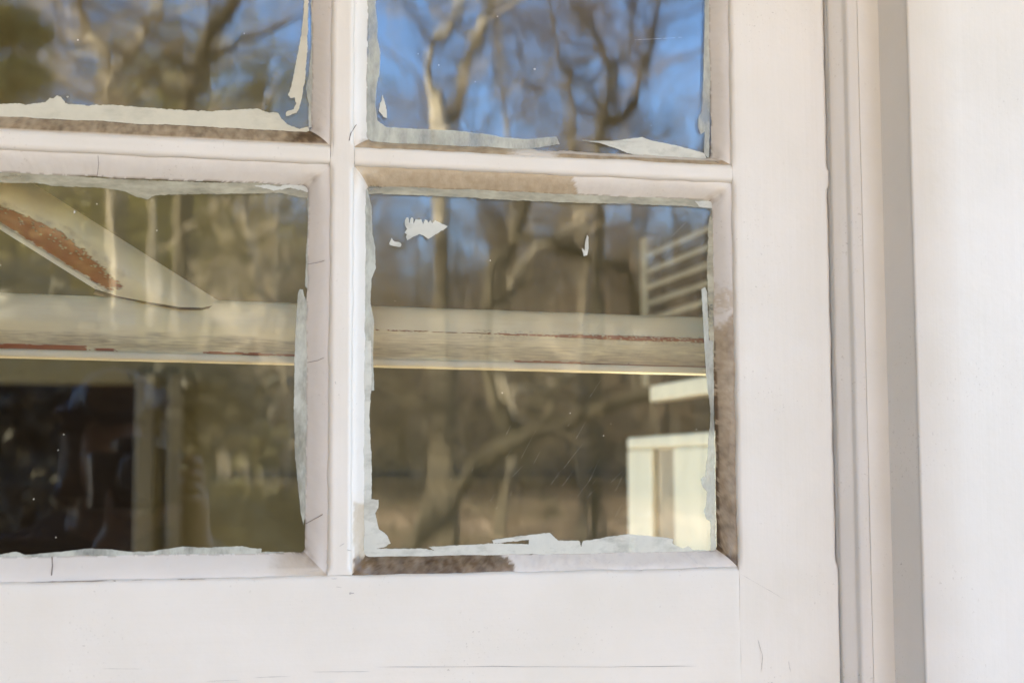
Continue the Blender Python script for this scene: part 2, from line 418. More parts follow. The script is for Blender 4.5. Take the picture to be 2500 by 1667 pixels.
slab('stile', LX2-.075, LX2, EZ-.192, TZ+.08, 0, .034, PAINT_V, (r1, r1, r0, r0), sash, 14, 100, seed=2)
rail_marks = [([(755, 1394), (782, 1391)], .0004, 2), ([(808, 1412), (824, 1412)], .0006, 2), ([(852, 1448), (865, 1447)], .0022, 2), ([(820, 1432), (833, 1433)], .0005, 2), ([(1560, 1392), (1568, 1391)], .0008, 2),
              ([(65, 1421), (140, 1419), (265, 1416.5)], .0009, 1), ([(275, 1417), (283, 1417)], .0008, 1),
              ([(320, 1416), (350, 1415)], .0006, 2), ([(430, 1413), (505, 1412)], .0006, 1),
              ([(500, 1662), (590, 1659)], .0005, 2), ([(620, 1653), (710, 1650)], .0005, 2), ([(758, 1639), (905, 1638)], .0005, 2),
              ([(920, 1627), (1200, 1626), (1450, 1627), (1700, 1625)], .0006, 2), ([(250, 1631), (350, 1632)], .0003, 2)]
slab('bottom_rail', LX2, SX, EZ-.192, BZ, .00005, .034, PAINT_H, (r0, r0, r0, r1), sash, 150, 14, rail_marks, seed=3, joints=[(MX0, MX1)])
slab('top_rail', LX2, SX, TZ, TZ+.08, .0002, .034, PAINT_H, (r0, r0, r1, r0), sash, 100, 14, seed=4)
vm = [([(865, 362), (866, 390), (864, 416)], .0005, 2), ([(813, 312), (815, 345), (812, 382)], .0004, 2), ([(797, 1340), (799, 1362), (796, 1378)], .0006, 2), ([(828, 1333), (841, 1326)], .0006, 2), ([(846, 1341), (858, 1344)], .0007, 2), ([(818, 930), (820, 938)], .0006, 2),
      ([(871, 303), (857, 325), (852, 345)], .0009, 1)]
slab('glazing_bar', MX0, MX1, BZ, TZ, .0001, .034, PAINT_V, (r1, r1, r0, r0), sash, 12, 260, vm, seed=5, joints=[(MZ0, MZ1), (BZ-.01, BZ+.003)])
slab('glazing_bar', LX-.0185, LX, BZ, TZ, .0001, .034, PAINT_V, (r1, r1, r0, r0), sash, 8, 80, seed=8)
slab('glazing_bar', LX2, LX-.0185, MZ0, MZ1, .0004, .034, PAINT_H, (r0, r0, r1, r1), sash, 60, 8, seed=9)
slab('glazing_bar', LX, MX0, MZ0, MZ1, .00012, .034, PAINT_H, (r0, r0, r1, r1), sash, 100, 12, seed=6)
slab('glazing_bar', MX1, SX, MZ0, MZ1, .00012, .034, PAINT_H, (r0, r0, r1, r1), sash, 120, 12, seed=7)

# glass edges seen in the photograph (left, right, bottom, top of each pane)
def gx(px, py): return at(px, py, G).x
def gz(px, py): return at(px, py, G).z
E_ULr, E_ULb = gx(762, 150), gz(400, 305)
E_URl, E_URr, E_URb = gx(897, 150), gx(1733, 200), gz(1300, 366)
E_LLr, E_LLt, E_LLb = gx(748, 880), gz(400, 439), gz(300, 1354)
E_LRl, E_LRr, E_LRt, E_LRb = gx(892, 880), gx(1743, 900), gz(1300, 472), gz(1300, 1350)
SPEC = {   # outer face opening, inner glass edge
 'UL': ((LX, MX0, MZ1, TZ), (LX+.011, E_ULr, E_ULb, TZ-.012)),
 'UR': ((MX1, SX, MZ1, TZ), (E_URl, E_URr, E_URb, TZ-.012)),
 'LL': ((LX, MX0, BZ, MZ0), (LX+.011, E_LLr, E_LLb, E_LLt)),
 'LR': ((MX1, SX, BZ, MZ0), (E_LRl, E_LRr, E_LRb, E_LRt)),
 'FU': ((LX2, LX-.0185, MZ1, TZ), (LX2+.011, LX-.0295, E_ULb, TZ-.012)),
 'FL': ((LX2, LX-.0185, BZ, MZ0), (LX2+.011, LX-.0295, E_LLb, E_LLt))}
def wear(key, side, px, py, s):
    """traced tones on the putty: brown grime, bare beige putty, greyer stretches"""
    n = fbm(px*.02, py*.02, 1.5); n2 = fbm(px*.07, py*.07, 4.5)
    n3 = fbm(px*.22, py*.22, 7.5)
    X, Y = px+22*n+9*n3, py+22*n+9*n3
    br = be = gr = 0.0
    if key == 'UL' and side == 'bottom':
        be = .9; br = .62+.30*n2+.25*sst(640, 760, X)
        if s < .12: br *= .3; be *= .4
    elif key == 'UR' and side == 'bottom':
        be = 1.0; br = .42+.30*n2
        k = sst(1240, 1275, X)*(1-sst(1330, 1380, X)); be *= 1-.85*k; br *= 1-k
        if X > 1275 and s > .55: be *= .25; br *= .2
    elif key == 'UR' and side == 'right': gr = .35
    elif key == 'LR' and side == 'top':
        k = 1-sst(1398, 1406, px+9*n3-14*(s-.5)); be = k*.95; br = k*(.06+.10*n2)
    elif key == 'LR' and side == 'bottom':
        k = 1-sst(1238, 1252, X+34*(s-.5)+16*n2); br = k*(.93+.12*n2); be = 0
        k2 = 1-sst(868, 892, X); be += k2*.5
        gr = (1-k)*(.3+.5*max(0, n2))
    elif key == 'LR' and side == 'right':
        be = sst(690, 712, Y)*(1-sst(752, 772, Y))*(.95 if n2 > -.2 else .3)
        k = sst(785, 815, Y+30*(1-s)); be = max(be, k*.9); br = k*(.42+.25*n2+.22*sst(900, 1300, Y)+.9*sst(1350, 1372, py))
        gr = (1-k)*.35
    elif key == 'LR' and side == 'left':
        k = sst(1222, 1232, py+5*n2)*sst(.12, .22, s+.1*n2); be = k*.75; br = k*.9*sst(1345, 1372, py+12*n2)
    elif side == 'right': gr = .45
    elif key == 'LL' and side == 'bottom':
        gr = .30; br = .35*sst(640, 730, X)*(s > .3); be = .7*sst(640, 730, X)
    elif key == 'LL' and side == 'top': gr = .12
    # grime line where putty meets the glass
    ln = .75*sst(.90, .985, s)*(n2 > -.12)
    if key == 'LR' and side == 'right' and py > 900: ln = .9*sst(.76, .94, s+.05*n)*sst(-.5, -.1, n2)
    return (min(1, max(0, br+ln)), min(1, max(0, be)), min(1, max(0, gr)), 1)
def putty_ring(key, parent):
    (x0, x1, z0, z1), (a0, a1, b0, b1) = SPEC[key]
    v, f, mi, col = [], [], [], []
    N, M = 240, 11; sd_ = hash(key) % 7 if False else {'UL': 1, 'UR': 2, 'LL': 3, 'LR': 4, 'FU': 5, 'FL': 6}[key]
    rings = []                              # (outer point, inner point, side, corner nearness)
    ro, ri = .0010, .0045; x0 -= .0007; x1 += .0007; z0 -= .0007; z1 += .0007
    oc = [(x0, z0, 1, 1), (x1, z0, -1, 1), (x1, z1, -1, -1), (x0, z1, 1, -1)]
    ic = [(a0, b0), (a1, b0), (a1, b1), (a0, b1)]
    names = ['bottom', 'right', 'top', 'left']
    for c in range(4):
        ox, oz, sx, sz = oc[c]; ix, iz = ic[c]
        for k in range(15):                 # the corner, thumbed round
            w = math.pi*(1+.5*c)+.5*math.pi*k/14
            cw, sw = math.cos(w), math.sin(w)
            rings.append(((ox+sx*ro+ro*cw, oz+sz*ro+ro*sw), (ix+sx*ri+ri*cw, iz+sz*ri+ri*sw), names[(c-1) % 4] if k < 7 else names[c]))
        ox2, oz2, sx2, sz2 = oc[(c+1) % 4]; ix2, iz2 = ic[(c+1) % 4]
        hor = c % 2 == 0
        A = (ox+sx*ro, oz) if hor else (ox, oz+sz*ro); B = (ox2+sx2*ro, oz2) if hor else (ox2, oz2+sz2*ro)
        Ai = (ix+sx*ri, iz) if hor else (ix, iz+sz*ri); Bi = (ix2+sx2*ri, iz2) if hor else (ix2, iz2+sz2*ri)
        for k in range(1, N):
            t = k/N
            rings.append(((A[0]+(B[0]-A[0])*t, A[1]+(B[1]-A[1])*t), (Ai[0]+(Bi[0]-Ai[0])*t, Ai[1]+(Bi[1]-Ai[1])*t), names[c]))
    mx_, mz_ = (x0+x1)/2, (z0+z1)/2
    for (ox, oz), (ix, iz), name in rings:
        near = min(min(abs(ix-a) for a in (a0, a1))+min(abs(iz-b_) for b_ in (b0, b1)), .026)/.026
        dn = Vector((ix-ox, 0, iz-oz)); dn.normalize()
        wi = .0010*fbm(ix*38+sd_, iz*38, 2)+.00028*fbm(ix*190+sd_, iz*190, 7)
        for k in range(M):
            s = k/(M-1)
            x, z = ox+(ix-ox)*s+dn.x*wi*s, oz+(iz-oz)*s+dn.z*wi*s
            lump = 3.0 if key == 'LR' and name == 'bottom' and x > .25 else 1.0
            y = .0033+(G-.0004-.0033)*s**1.2-.0007*math.sin(math.pi*s)-.0034*(1-near)**1.5*math.sin(math.pi*s)
            y += .0004*lump*fbm(x*70, z*70, sd_)*math.sin(math.pi*s)
            p = Vector((x, y, z)); v.append(p)
            px, py = px_of(p); wr = wear(key, name, px, py, s)
            if near < .42 and s > .2:           # grime caught in the corners
                g_ = (1-near/.42)*(.35+.9*fbm(x*260, z*260, 9.5))*sst(.2, .7, s)
                wr = (min(1, wr[0]+max(0, g_)*.75), wr[1], wr[2], 1)
            col.append(wr)
    K = len(rings)
    for i in range(K):
        i2 = (i+1) % K
        for k in range(M-1): f.append((i*M+k, i2*M+k, i2*M+k+1, i*M+k+1)); mi.append(0)
    extra = {'LL': [([(127, 1358), (128, 1380), (124, 1421)], .0009, .006), ([(752, 645), (780, 640), (806, 632)], .0004, .006),
                    ([(750, 885), (775, 880), (803, 868)], .0004, .006), ([(746, 1278), (768, 1266), (797, 1250)], .0007, .006)],
             'UL': [([(239, 380), (241, 400), (237, 432)], .0004, .003)], }.get(key, [])
    for pts, w, yy in extra:
        P = [at(px, py, yy-.0012-.0) for px, py in pts]
        for i in range(len(P)-1):
            t = (P[i+1]-P[i]).normalized(); n_ = Vector((-t.z, 0, t.x))*w/2
            for s in range(5):
                p, q = P[i].lerp(P[i+1], s/5), P[i].lerp(P[i+1], (s+1)/5)
                n = len(v); v += [p-n_, q-n_*.9, q+n_*.9, p+n_]; f.append((n, n+1, n+2, n+3)); mi.append(1); col += [(0, 0, 0, 1)]*4
    return link('putty', v, f, [PUTTY, CRACK_SHADOW], parent, mi, True, {'wear': col})
def rough_poly(pts, Y, amp=.00025, step=.0006, seed=0):
    """outline in photograph pixels -> ragged outline on the plane y = Y"""
    P = [at(px, py, Y) for px, py in pts]; out = []
    for i, p in enumerate(P):
        q = P[(i+1) % len(P)]; L = (q-p).length; n = max(1, int(L/step)); t = (q-p).normalized() if L else Vector((1, 0, 0)); nr = Vector((-t.z, 0, t.x))
        for k in range(n):
            w = p.lerp(q, k/n); out.append(w+nr*amp*(2*fbm(w.x*300+seed, w.z*300, 1.3)+1.2*fbm(w.x*1100+seed, w.z*1100, 3.3)))
    return out
SM = [0]
def smear(pane, pts, m, Y=.0004, seed=0, amp=.00025):
    """a film of paint on the glass: ragged outline whose rim thins out (attribute 'rim': 0 at the edge, 1 inside)"""
    SM[0] += 1; Y = .0003+.000035*SM[0]
    out = rough_poly(pts, G-Y, amp, seed=seed); n = len(out)
    area = sum(out[i].x*out[(i+1) % n].z-out[(i+1) % n].x*out[i].z for i in range(n)); sg = 1 if area > 0 else -1
    v, col = [], []
    for ring, (off, e) in enumerate(((.00014, 0.0), (-.00004, .55), (-.0002, 1.0))):
        for i, p in enumerate(out):
            t = out[(i+3) % n]-out[i-3]; t = t.normalized() if t.length else Vector((1, 0, 0))
            nr = Vector((t.z, 0, -t.x))*sg
            v.append(p+nr*off+Vector((0, -.000012*ring, 0))); col.append((e, e, e, 1))
    f = []
    for r in range(2):
        for i in range(n): f.append((r*n+i, r*n+(i+1) % n, (r+1)*n+(i+1) % n, (r+1)*n+i))
    f.append(tuple(range(2*n, 3*n)))
    return link('paint_smear', v, f, m, pane, None, False, {'rim': col})
def Z(pts, k, ox, oy): return [(ox+x*k, oy+y*k) for x, y in pts]
panes = {}
def make_pane(key, label=None):
    (x0, x1, z0, z1), _ = SPEC[key]
    b = MB(); e = .004
    b.box(x0+e, x1-e, G, G+.003, z0+e, z1-e)
    q = random.Random(len(panes)*11+3)
    (a0, a1, b0, b1) = SPEC[key][1]
    for k in range(13):                       # flecks of old paint on the outside of the glass
        c = Vector((q.uniform(a0, a1), G-.0003, q.uniform(b0, b1))); r = q.uniform(.0002, .0007)*(1 if q.random() < .8 else 1.6)
        n = len(b.v); K = 6
        for j in range(K):
            w = -2*math.pi*j/K; b.v.append(c+Vector((math.cos(w)*r*q.uniform(.5, 1.3), 0, math.sin(w)*r*q.uniform(.5, 1.1))))
        b.f.append(tuple(range(n, n+K))); b.mi.append(1)
    if key == 'LR':                            # slanting scrape marks
        for k in range(60):
            px, py = q.choice([(1420, 1060), (1500, 880), (1560, 800), (1640, 640), (1340, 1180), (1230, 1150), (1690, 560), (1480, 1200), (1600, 1000)])
            px += q.gauss(0, 42); py += q.gauss(0, 55); L = 10+70*q.random()**2; a = R(q.gauss(57, 6)); w = q.uniform(.00003, .00009)
            p, r_ = at(px, py, G-.0002), at(px+L*math.cos(a), py-L*math.sin(a), G-.0002)
            if not (a0 < p.x < a1 and a0 < r_.x < a1 and b0 < p.z < b1 and b0 < r_.z < b1): continue
            t = (r_-p).normalized(); nr = Vector((-t.z, 0, t.x))*w
            b.quad(p-nr, r_-nr*.3, r_+nr*.3, p+nr, 2)
    if key == 'UR':
        p, r_ = at(1550, 98, G-.0002), at(1665, 92, G-.0002); w = Vector((0, 0, .00012)); b.quad(p-w, r_-w, r_+w, p+w, 2)
    o = b.build('pane', [GLASS, SPECK, FAINT], sash); panes[key] = o
    putty_ring(key, sash)
    return o
for k in SPEC: make_pane(k)

S1 = lambda p: Z(p, .36139, 0, 0)
S2 = lambda p: Z(p, .44643, 800, 0)
S3 = lambda p: Z(p, .36139, 0, 400)
S4 = lambda p: Z(p, .42517, 850, 400)
S5 = lambda p: Z(p, .38902, 0, 840)
S6 = lambda p: Z(p, .43367, 830, 840)
# upper left pane
smear(panes['UL'], S1([(-60, 705), (140, 698), (180, 708), (310, 692), (335, 660), (362, 668), (385, 645), (415, 655), (440, 700), (560, 712), (760, 710), (1000, 730), (1200, 742), (1400, 752),
      (1560, 745), (1740, 735), (1800, 758), (1880, 765), (1900, 800), (1925, 825), (1960, 850), (2020, 870), (2085, 858), (2095, 930), (1900, 915), (1500, 900), (850, 850), (400, 820), (-60, 800)]), SMEAR_WARM)
smear(panes['UL'], S1([(2055, -40), (2085, -40), (2082, 100), (2075, 350), (2060, 540), (2030, 700), (2005, 765), (1965, 775), (1938, 785), (1930, 765), (1945, 752), (1985, 740), (2000, 700), (1990, 660),
      (1960, 664), (1945, 640), (1965, 600), (1990, 480), (2015, 350), (2035, 230), (2050, 100)]), SMEAR_WARM, seed=3)
smear(panes['UL'], S1([(2098, -40), (2120, -40), (2122, 860), (2085, 865), (2085, 700), (2065, 600), (2085, 520), (2105, 300)]), STREAK, seed=4, amp=.00013)
# upper right pane
smear(panes['UR'], S2([(215, -40), (268, -40), (262, 40), (275, 130), (270, 200), (288, 290), (285, 400), (270, 460), (262, 560), (272, 660), (320, 695), (480, 705), (700, 715), (880, 735), (960, 752),
      (1080, 762), (1250, 748), (1270, 790), (1090, 818), (930, 815), (700, 805), (480, 792), (300, 780), (200, 770), (200, 600), (205, 480), (210, 400), (222, 290), (222, 150)]), STREAK, amp=.00013)
smear(panes['UR'], S2([(300, 520), (318, 580), (327, 650), (305, 640), (278, 605)]), SMEAR, seed=2)
smear(panes['UR'], S2([(1390, 768), (1560, 770), (1650, 760), (1720, 750), (1765, 768), (1900, 795), (1968, 812), (2060, 838), (2085, 905), (1900, 890), (1760, 868), (1640, 838), (1560, 806), (1480, 782)]), SMEAR, seed=5, amp=.00012)
smear(panes['UR'], S2([(2062, -40), (2105, -40), (2098, 200), (2090, 600), (2085, 870), (2058, 840), (2062, 720), (2040, 738), (2026, 700), (2028, 640), (2045, 610), (2055, 400), (2060, 200)]), STREAK, seed=6, amp=.00013)
# lower left pane
smear(panes['LL'], S3([(-60, 40), (380, 75), (700, 100), (1500, 130), (2120, 125), (2105, 240), (1900, 200), (1400, 205), (1050, 212), (1000, 240), (920, 225), (850, 190), (720, 165), (350, 150), (250, 130), (-60, 128)]), FILM)
smear(panes['LL'], S3([(1720, 150), (1800, 140), (1880, 155), (1960, 135), (2090, 140), (2100, 200), (2040, 180), (1960, 165), (1850, 180), (1780, 165)]), SMEAR, .0006, 8)
smear(panes['LL'], S3([(2078, 230), (2110, 230), (2100, 560), (2075, 720), (2092, 860), (2062, 830), (2068, 600), (2080, 420)]), STREAK, seed=9, amp=.00013)
smear(panes['LL'], S3([(2012, 870), (2025, 845), (2045, 850), (2060, 900), (2083, 950), (2087, 1550), (2078, 1990), (2065, 2350), (2050, 2440), (2032, 2350), (2015, 2200), (1992, 1950), (1985, 1700), (1990, 1300), (1998, 1100)]), STREAK, seed=10, amp=.00013)
smear(panes['LL'], S5([(-40, 1325), (100, 1300), (160, 1322), (380, 1302), (560, 1280), (700, 1287), (800, 1302), (950, 1300), (1060, 1280), (1150, 1268), (1300, 1276), (1520, 1265), (1580, 1280), (1640, 1283), (1640, 1302),
      (1780, 1300), (1780, 1335), (1300, 1340), (600, 1345), (-40, 1365)]), STREAK, seed=11, amp=.00013)
# lower right pane
smear(panes['LR'], S4([(330, 310), (345, 306), (352, 340), (362, 310), (372, 312), (376, 345), (388, 318), (420, 320), (430, 350), (440, 318), (455, 325), (462, 340), (472, 322), (482, 345), (500, 325), (530, 340),
      (575, 360), (520, 395), (460, 432), (435, 415), (410, 403), (375, 420), (340, 440), (330, 420), (338, 405), (322, 395), (340, 375), (325, 350)]), SMEAR, seed=12, amp=.00015)
smear(panes['LR'], S4([(235, 455), (245, 440), (250, 425), (258, 440), (270, 448), (300, 452), (308, 465), (300, 478), (260, 472), (238, 465)]), SMEAR, seed=13, amp=.0001)
smear(panes['LR'], S4([(1372, 405), (1380, 420), (1380, 490), (1372, 525), (1352, 530), (1342, 485), (1358, 495), (1360, 455)]), SMEAR, seed=14, amp=.0001)
smear(panes['LR'], S4([(80, 110), (250, 105), (600, 130), (900, 150), (1150, 168), (1400, 180), (1800, 195), (2095, 200), (2095, 262), (1950, 245), (1600, 230), (1300, 225), (950, 210), (700, 195), (350, 180), (150, 172), (80, 180)]), FILM, seed=15)  # translucent olive-grey strip along the top edge of the glass
smear(panes['LR'], S4([(1990, 215), (2090, 212), (2092, 255), (2020, 248)]), SMEAR, .0006, 16)
smear(panes['LR'], S4([(85, 130), (112, 150), (135, 250), (140, 400), (155, 480), (158, 600), (135, 660), (128, 800), (150, 900), (142, 1100), (150, 1300), (85, 1300)]), STREAK, seed=17, amp=.00013)
smear(panes['LR'], S4([(2028, 720), (2050, 708), (2062, 740), (2075, 1100), (2098, 1320), (2066, 1320), (2055, 1200), (2040, 950)]), STREAK, seed=18, amp=.00013)
smear(panes['LR'], S4([(2080, 255), (2105, 270), (2100, 1320), (2085, 1320), (2072, 900), (2060, 600), (2068, 350)]), FILM, .0003, 19)
smear(panes['LR'], S6([(120, -20), (175, -20), (180, 200), (165, 400), (180, 700), (178, 870), (218, 875), (215, 920), (200, 950), (218, 1040), (250, 1060), (270, 1082), (286, 1120), (245, 1142), (205, 1150),
      (480, 1150), (530, 1160), (500, 1140), (640, 1132), (880, 1120), (1060, 1125), (1065, 1100), (865, 1120), (855, 1102), (1000, 1080), (1180, 1060), (1205, 1085), (1230, 1105), (1350, 1105), (1358, 1140), (1368, 1104),
      (1420, 1100), (1500, 1085), (1620, 1068), (1760, 1080), (1878, 1095), (1870, 1120), (1888, 1132), (1930, 1150), (1960, 1135), (1985, 1155), (2060, 1160), (2100, 1190), (2100, 1215), (1700, 1195), (1300, 1190), (1070, 1180),
      (700, 1195), (200, 1210), (120, 1190), (122, 600)]), SMEAR, seed=20, amp=.00016)
smear(panes['LR'], S6([(2058, -20), (2100, -20), (2118, 1200), (2088, 1190), (2085, 1000), (2062, 980), (2050, 940), (2062, 900), (2065, 830), (2040, 800), (2030, 760), (2055, 740), (2066, 640), (2072, 560), (2085, 400), (2072, 200)]), STREAK, .0003, 21)

# ------------------------------------------------------------------ chipped cream rail and brace just inside the glass
frame = empty('braced_rail', tuple(at(0, 869, .11)))
tag(frame, 'cream painted wooden rail and slanting brace with flaking red-brown undercoat behind the lower panes', 'wooden rail')
RY = .065
PROF = [(0, .020), (.006, .014), (.03, .0092), (.07, .0062), (.13, .0036), (.20, .0018), (.28, .0007), (.36, .0001), (.40, 0), (.44, 0), (.48, .0002), (.55, .0008), (.62, .0020),
        (.68, .0034), (.74, .0052), (.80, .0074), (.845, .0088), (.865, .0090), (.878, .0066), (.888, .0040), (.905, .0034), (.93, .0033), (.96, .0034), (.99, .0040), (1.0, .0052), (1.0, .022)]
def prof_y(s):
    for (a, p), (b, q) in zip(PROF, PROF[1:]):
        if a <= s <= b and b > a: return p+(q-p)*(s-a)/(b-a)
    return .02
def rail():
    SS = []
    for (a, p), (b, q) in zip(PROF, PROF[1:]):
        n = max(1, int((b-a)/.009))
        SS += [(a+(b-a)*k/n, p+(q-p)*k/n) for k in range(n)]
    SS.append(PROF[-1])
    T0, T1 = at(0, 712, RY+.008), at(1573, 767, RY+.008); B0, B1 = at(0, 869, RY), at(1720, 912.5, RY)
    tz = (T1.z-T0.z)/(T1.x-T0.x); bz = (B1.z-B0.z)/(B1.x-B0.x)
    v, f, col = [], [], []
    XA, XB, N = -.24, .60, 620
    for i in range(N+1):
        x = XA+(XB-XA)*i/N
        zt, zb = T0.z+tz*(x-T0.x), B0.z+bz*(x-B0.x)
        for s, y in SS:
            p = Vector((x, RY+y+.0003*fbm(x*30, s*4, 2), zt+(zb-zt)*s+.0002*fbm(x*24, s*3, 6)))
            v.append(p)
            px, py = px_of(p)
            n, n2 = fbm(px*.008, s*8, 1), fbm(px*.022, s*42, 3); n3 = fbm(px*.16, s*60, 5)
            red = 0.0
            def band(xa, xb, sa, sb, soft=14):
                k = sst(xa-soft, xa+soft, px+12*n3)*(1-sst(xb-soft, xb+soft, px+12*n3))
                w = .010*n2+.006*n
                return float(k > .5 and sa+w < s < sb+.4*w)
            red = max(red, band(-300, 212, .795, .872), band(232, 282, .825, .872), band(500, 760, .835, .876, 25), band(560, 900, .85, .878),
                      band(1255, 1425, .845, .885), band(1420, 1800, .858, .885))
            th = .012+.055*sst(1180, 1560, px)
            line = band(1060, 1800, .43-th*.55, .43+th*.6) if px > 1050 else band(900, 1048, .415, .432)*(n3 > .02)
            line *= float(n3+.55*n2 > -.34)
            red = max(red, line)
            gy = max(.9*sst(.56, .64, s+.04*n)*(1-sst(.84, .87, s))*(.55+.6*n2+.3*n), .55*sst(900, 940, px)*(.45 < s < .85)*(.5+.6*n2))
            gy = max(gy, .8*line*0 + (0.6 if (.36 < s < .52 and px > 1150 and n3 > .22) else 0))
            lip = sst(.875, .895, s)
            if line and px > 1300: gy = max(gy, .0)
            col.append((red, min(1, max(0, gy)), lip, 1))
    M = len(SS)
    for i in range(N):
        for k in range(M-1): f.append((i*M+k, (i+1)*M+k, (i+1)*M+k+1, i*M+k+1))
    link('rail', v, f, CHIPPED, frame, None, True, {'wear': col})
rail()
def lerp_tab(x, tab):
    for (a, p), (b, q) in zip(tab, tab[1:]):
        if x <= b: return p+(q-p)*max(0, (x-a))/(b-a)
    return tab[-1][1]
def brace():
    Y0 = RY-.004
    A0, A1 = at(101, 452, Y0), at(547, 735, Y0)            # upper edge
    d = (A1-A0).normalized(); nrm = Vector((d.z, 0, -d.x))  # towards the lower edge
    if nrm.z > 0: nrm = -nrm
    Wd = (at(229, 702, Y0)-A0).dot(nrm)
    cut = [(0.0, at(549, 734, Y0)), (.12, at(528, 739, Y0)), (.30, at(497, 743, Y0)), (.5, at(445, 741, Y0)), (.72, at(360, 731, Y0)), (.88, at(292, 718, Y0)), (1.0, at(232, 703, Y0))]
    def endt(s):
        for (a, p), (b, q) in zip(cut, cut[1:]):
            if a <= s <= b:
                w = (s-a)/(b-a); return (p.lerp(q, w)-A0).dot(d)
        return (cut[-1][1]-A0).dot(d)
    K = 64; N = 300; v, f, col = [], [], []
    for i in range(N+1):
        for k in range(K+1):
            s = k/K
            e = endt(s); t = -.30+(e+.30)*i/N
            y = Y0+.025*(1-math.sin(math.pi*min(1, s*.86+.07))**.8)
            if s > .90: y = Y0+.0095-.003*sst(.90, .92, s)
            p = A0+d*t+nrm*(Wd*s); p.y = y+.0003*fbm(t*30, s*4, 3)
            v.append(p); px, py = px_of(p)
            n, n2, n3 = fbm(px*.015, py*.015, 2), fbm(px*.05, py*.05, 5), fbm(px*.16-py*.1, py*.16+px*.1, 7)
            al = (e-t)                                       # metres back from the coped end
            top = lerp_tab(al, ((0, .97), (.02, .75), (.05, .64), (.11, .50), (.14, .70), (.2, .78), (.5, .80)))+.05*n2+.045*n3
            bot = .885+.025*n2
            red = float(top < s < bot and al > .006)
            fl = float(n3+.5*n2 > .42 and s < .72); red *= 1-fl
            gy = .6*sst(top-.20, top-.10, s+.06*n2)*(1-sst(.93, .97, s))*(.35+.9*max(0, n2+.3))*sst(.02, .05, al)
            if abs(s-top) < .035 and n3 > 0: gy = .9
            lip = sst(.885, .90, s)
            col.append((red, min(1, gy), lip*.8, 1))
    M = K+1
    for i in range(N):
        for k in range(K): f.append((i*M+k, i*M+k+1, (i+1)*M+k+1, (i+1)*M+k))
    # coped end: dark strip standing in for shadow under the joint, closed back behind it
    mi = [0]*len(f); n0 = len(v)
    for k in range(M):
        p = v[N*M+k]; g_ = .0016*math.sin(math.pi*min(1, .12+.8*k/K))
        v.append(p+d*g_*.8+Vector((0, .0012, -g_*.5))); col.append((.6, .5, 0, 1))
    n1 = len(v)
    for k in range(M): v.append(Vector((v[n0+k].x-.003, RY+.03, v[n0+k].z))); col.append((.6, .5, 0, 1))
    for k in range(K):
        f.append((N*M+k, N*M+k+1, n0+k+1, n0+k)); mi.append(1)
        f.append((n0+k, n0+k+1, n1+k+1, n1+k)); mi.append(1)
    link('brace', v, f, [CHIPPED, CRACK_SHADOW], frame, mi, True, {'wear': col})
brace()

# ------------------------------------------------------------------ white cupboard and louvred shutter deeper in the room
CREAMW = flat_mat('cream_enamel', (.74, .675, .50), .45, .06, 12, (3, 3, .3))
TAN = flat_mat('tan_shaded_panel', (.33, .27, .18), .6, .12, 18, (4, 4, .25))  # shade of the recessed panel put into its tan colour
CX = .75
def yon(px):                                   # depth at which the plane x = CX crosses picture column px
    d = fw*F_PX+rt*(px-1250)-up*(1100-833.5); return EYE.y+d.y*(CX/d.x)
ya, yb, yc, yd = yon(1542), yon(1600), yon(1655), yon(1800)
zt = EZ+.053
cup = empty('painted_cupboard', (CX+.25, (ya+yd)/2, 0)); tag(cup, 'cream painted cupboard with tan-shaded side panel, seen low through the lower right pane', 'cupboard')
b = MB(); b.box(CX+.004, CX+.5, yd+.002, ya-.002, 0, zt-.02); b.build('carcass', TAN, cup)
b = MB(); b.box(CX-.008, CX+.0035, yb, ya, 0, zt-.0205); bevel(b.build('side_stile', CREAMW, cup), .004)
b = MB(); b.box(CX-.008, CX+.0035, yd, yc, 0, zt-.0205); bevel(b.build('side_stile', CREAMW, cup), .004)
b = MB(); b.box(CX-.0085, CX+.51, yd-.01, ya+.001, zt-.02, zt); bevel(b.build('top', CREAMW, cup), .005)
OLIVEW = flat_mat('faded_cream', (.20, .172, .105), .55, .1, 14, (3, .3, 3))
ye = yon(1568)
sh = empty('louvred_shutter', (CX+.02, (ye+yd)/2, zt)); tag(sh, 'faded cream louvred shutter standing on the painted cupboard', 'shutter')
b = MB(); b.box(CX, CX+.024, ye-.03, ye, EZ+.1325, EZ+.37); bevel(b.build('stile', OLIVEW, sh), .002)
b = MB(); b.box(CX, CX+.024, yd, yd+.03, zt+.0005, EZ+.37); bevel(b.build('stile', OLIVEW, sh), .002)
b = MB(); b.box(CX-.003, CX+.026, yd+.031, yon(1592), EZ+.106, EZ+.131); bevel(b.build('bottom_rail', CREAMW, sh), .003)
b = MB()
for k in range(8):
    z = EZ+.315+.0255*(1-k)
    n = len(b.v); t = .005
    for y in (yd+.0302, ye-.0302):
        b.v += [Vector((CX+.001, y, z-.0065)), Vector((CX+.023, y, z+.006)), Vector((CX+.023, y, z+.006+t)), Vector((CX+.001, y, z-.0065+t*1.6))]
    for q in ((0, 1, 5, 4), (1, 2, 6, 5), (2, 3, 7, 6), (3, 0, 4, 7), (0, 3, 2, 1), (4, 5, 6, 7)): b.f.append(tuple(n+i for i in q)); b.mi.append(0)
b.build('louvre_panel', OLIVEW, sh)

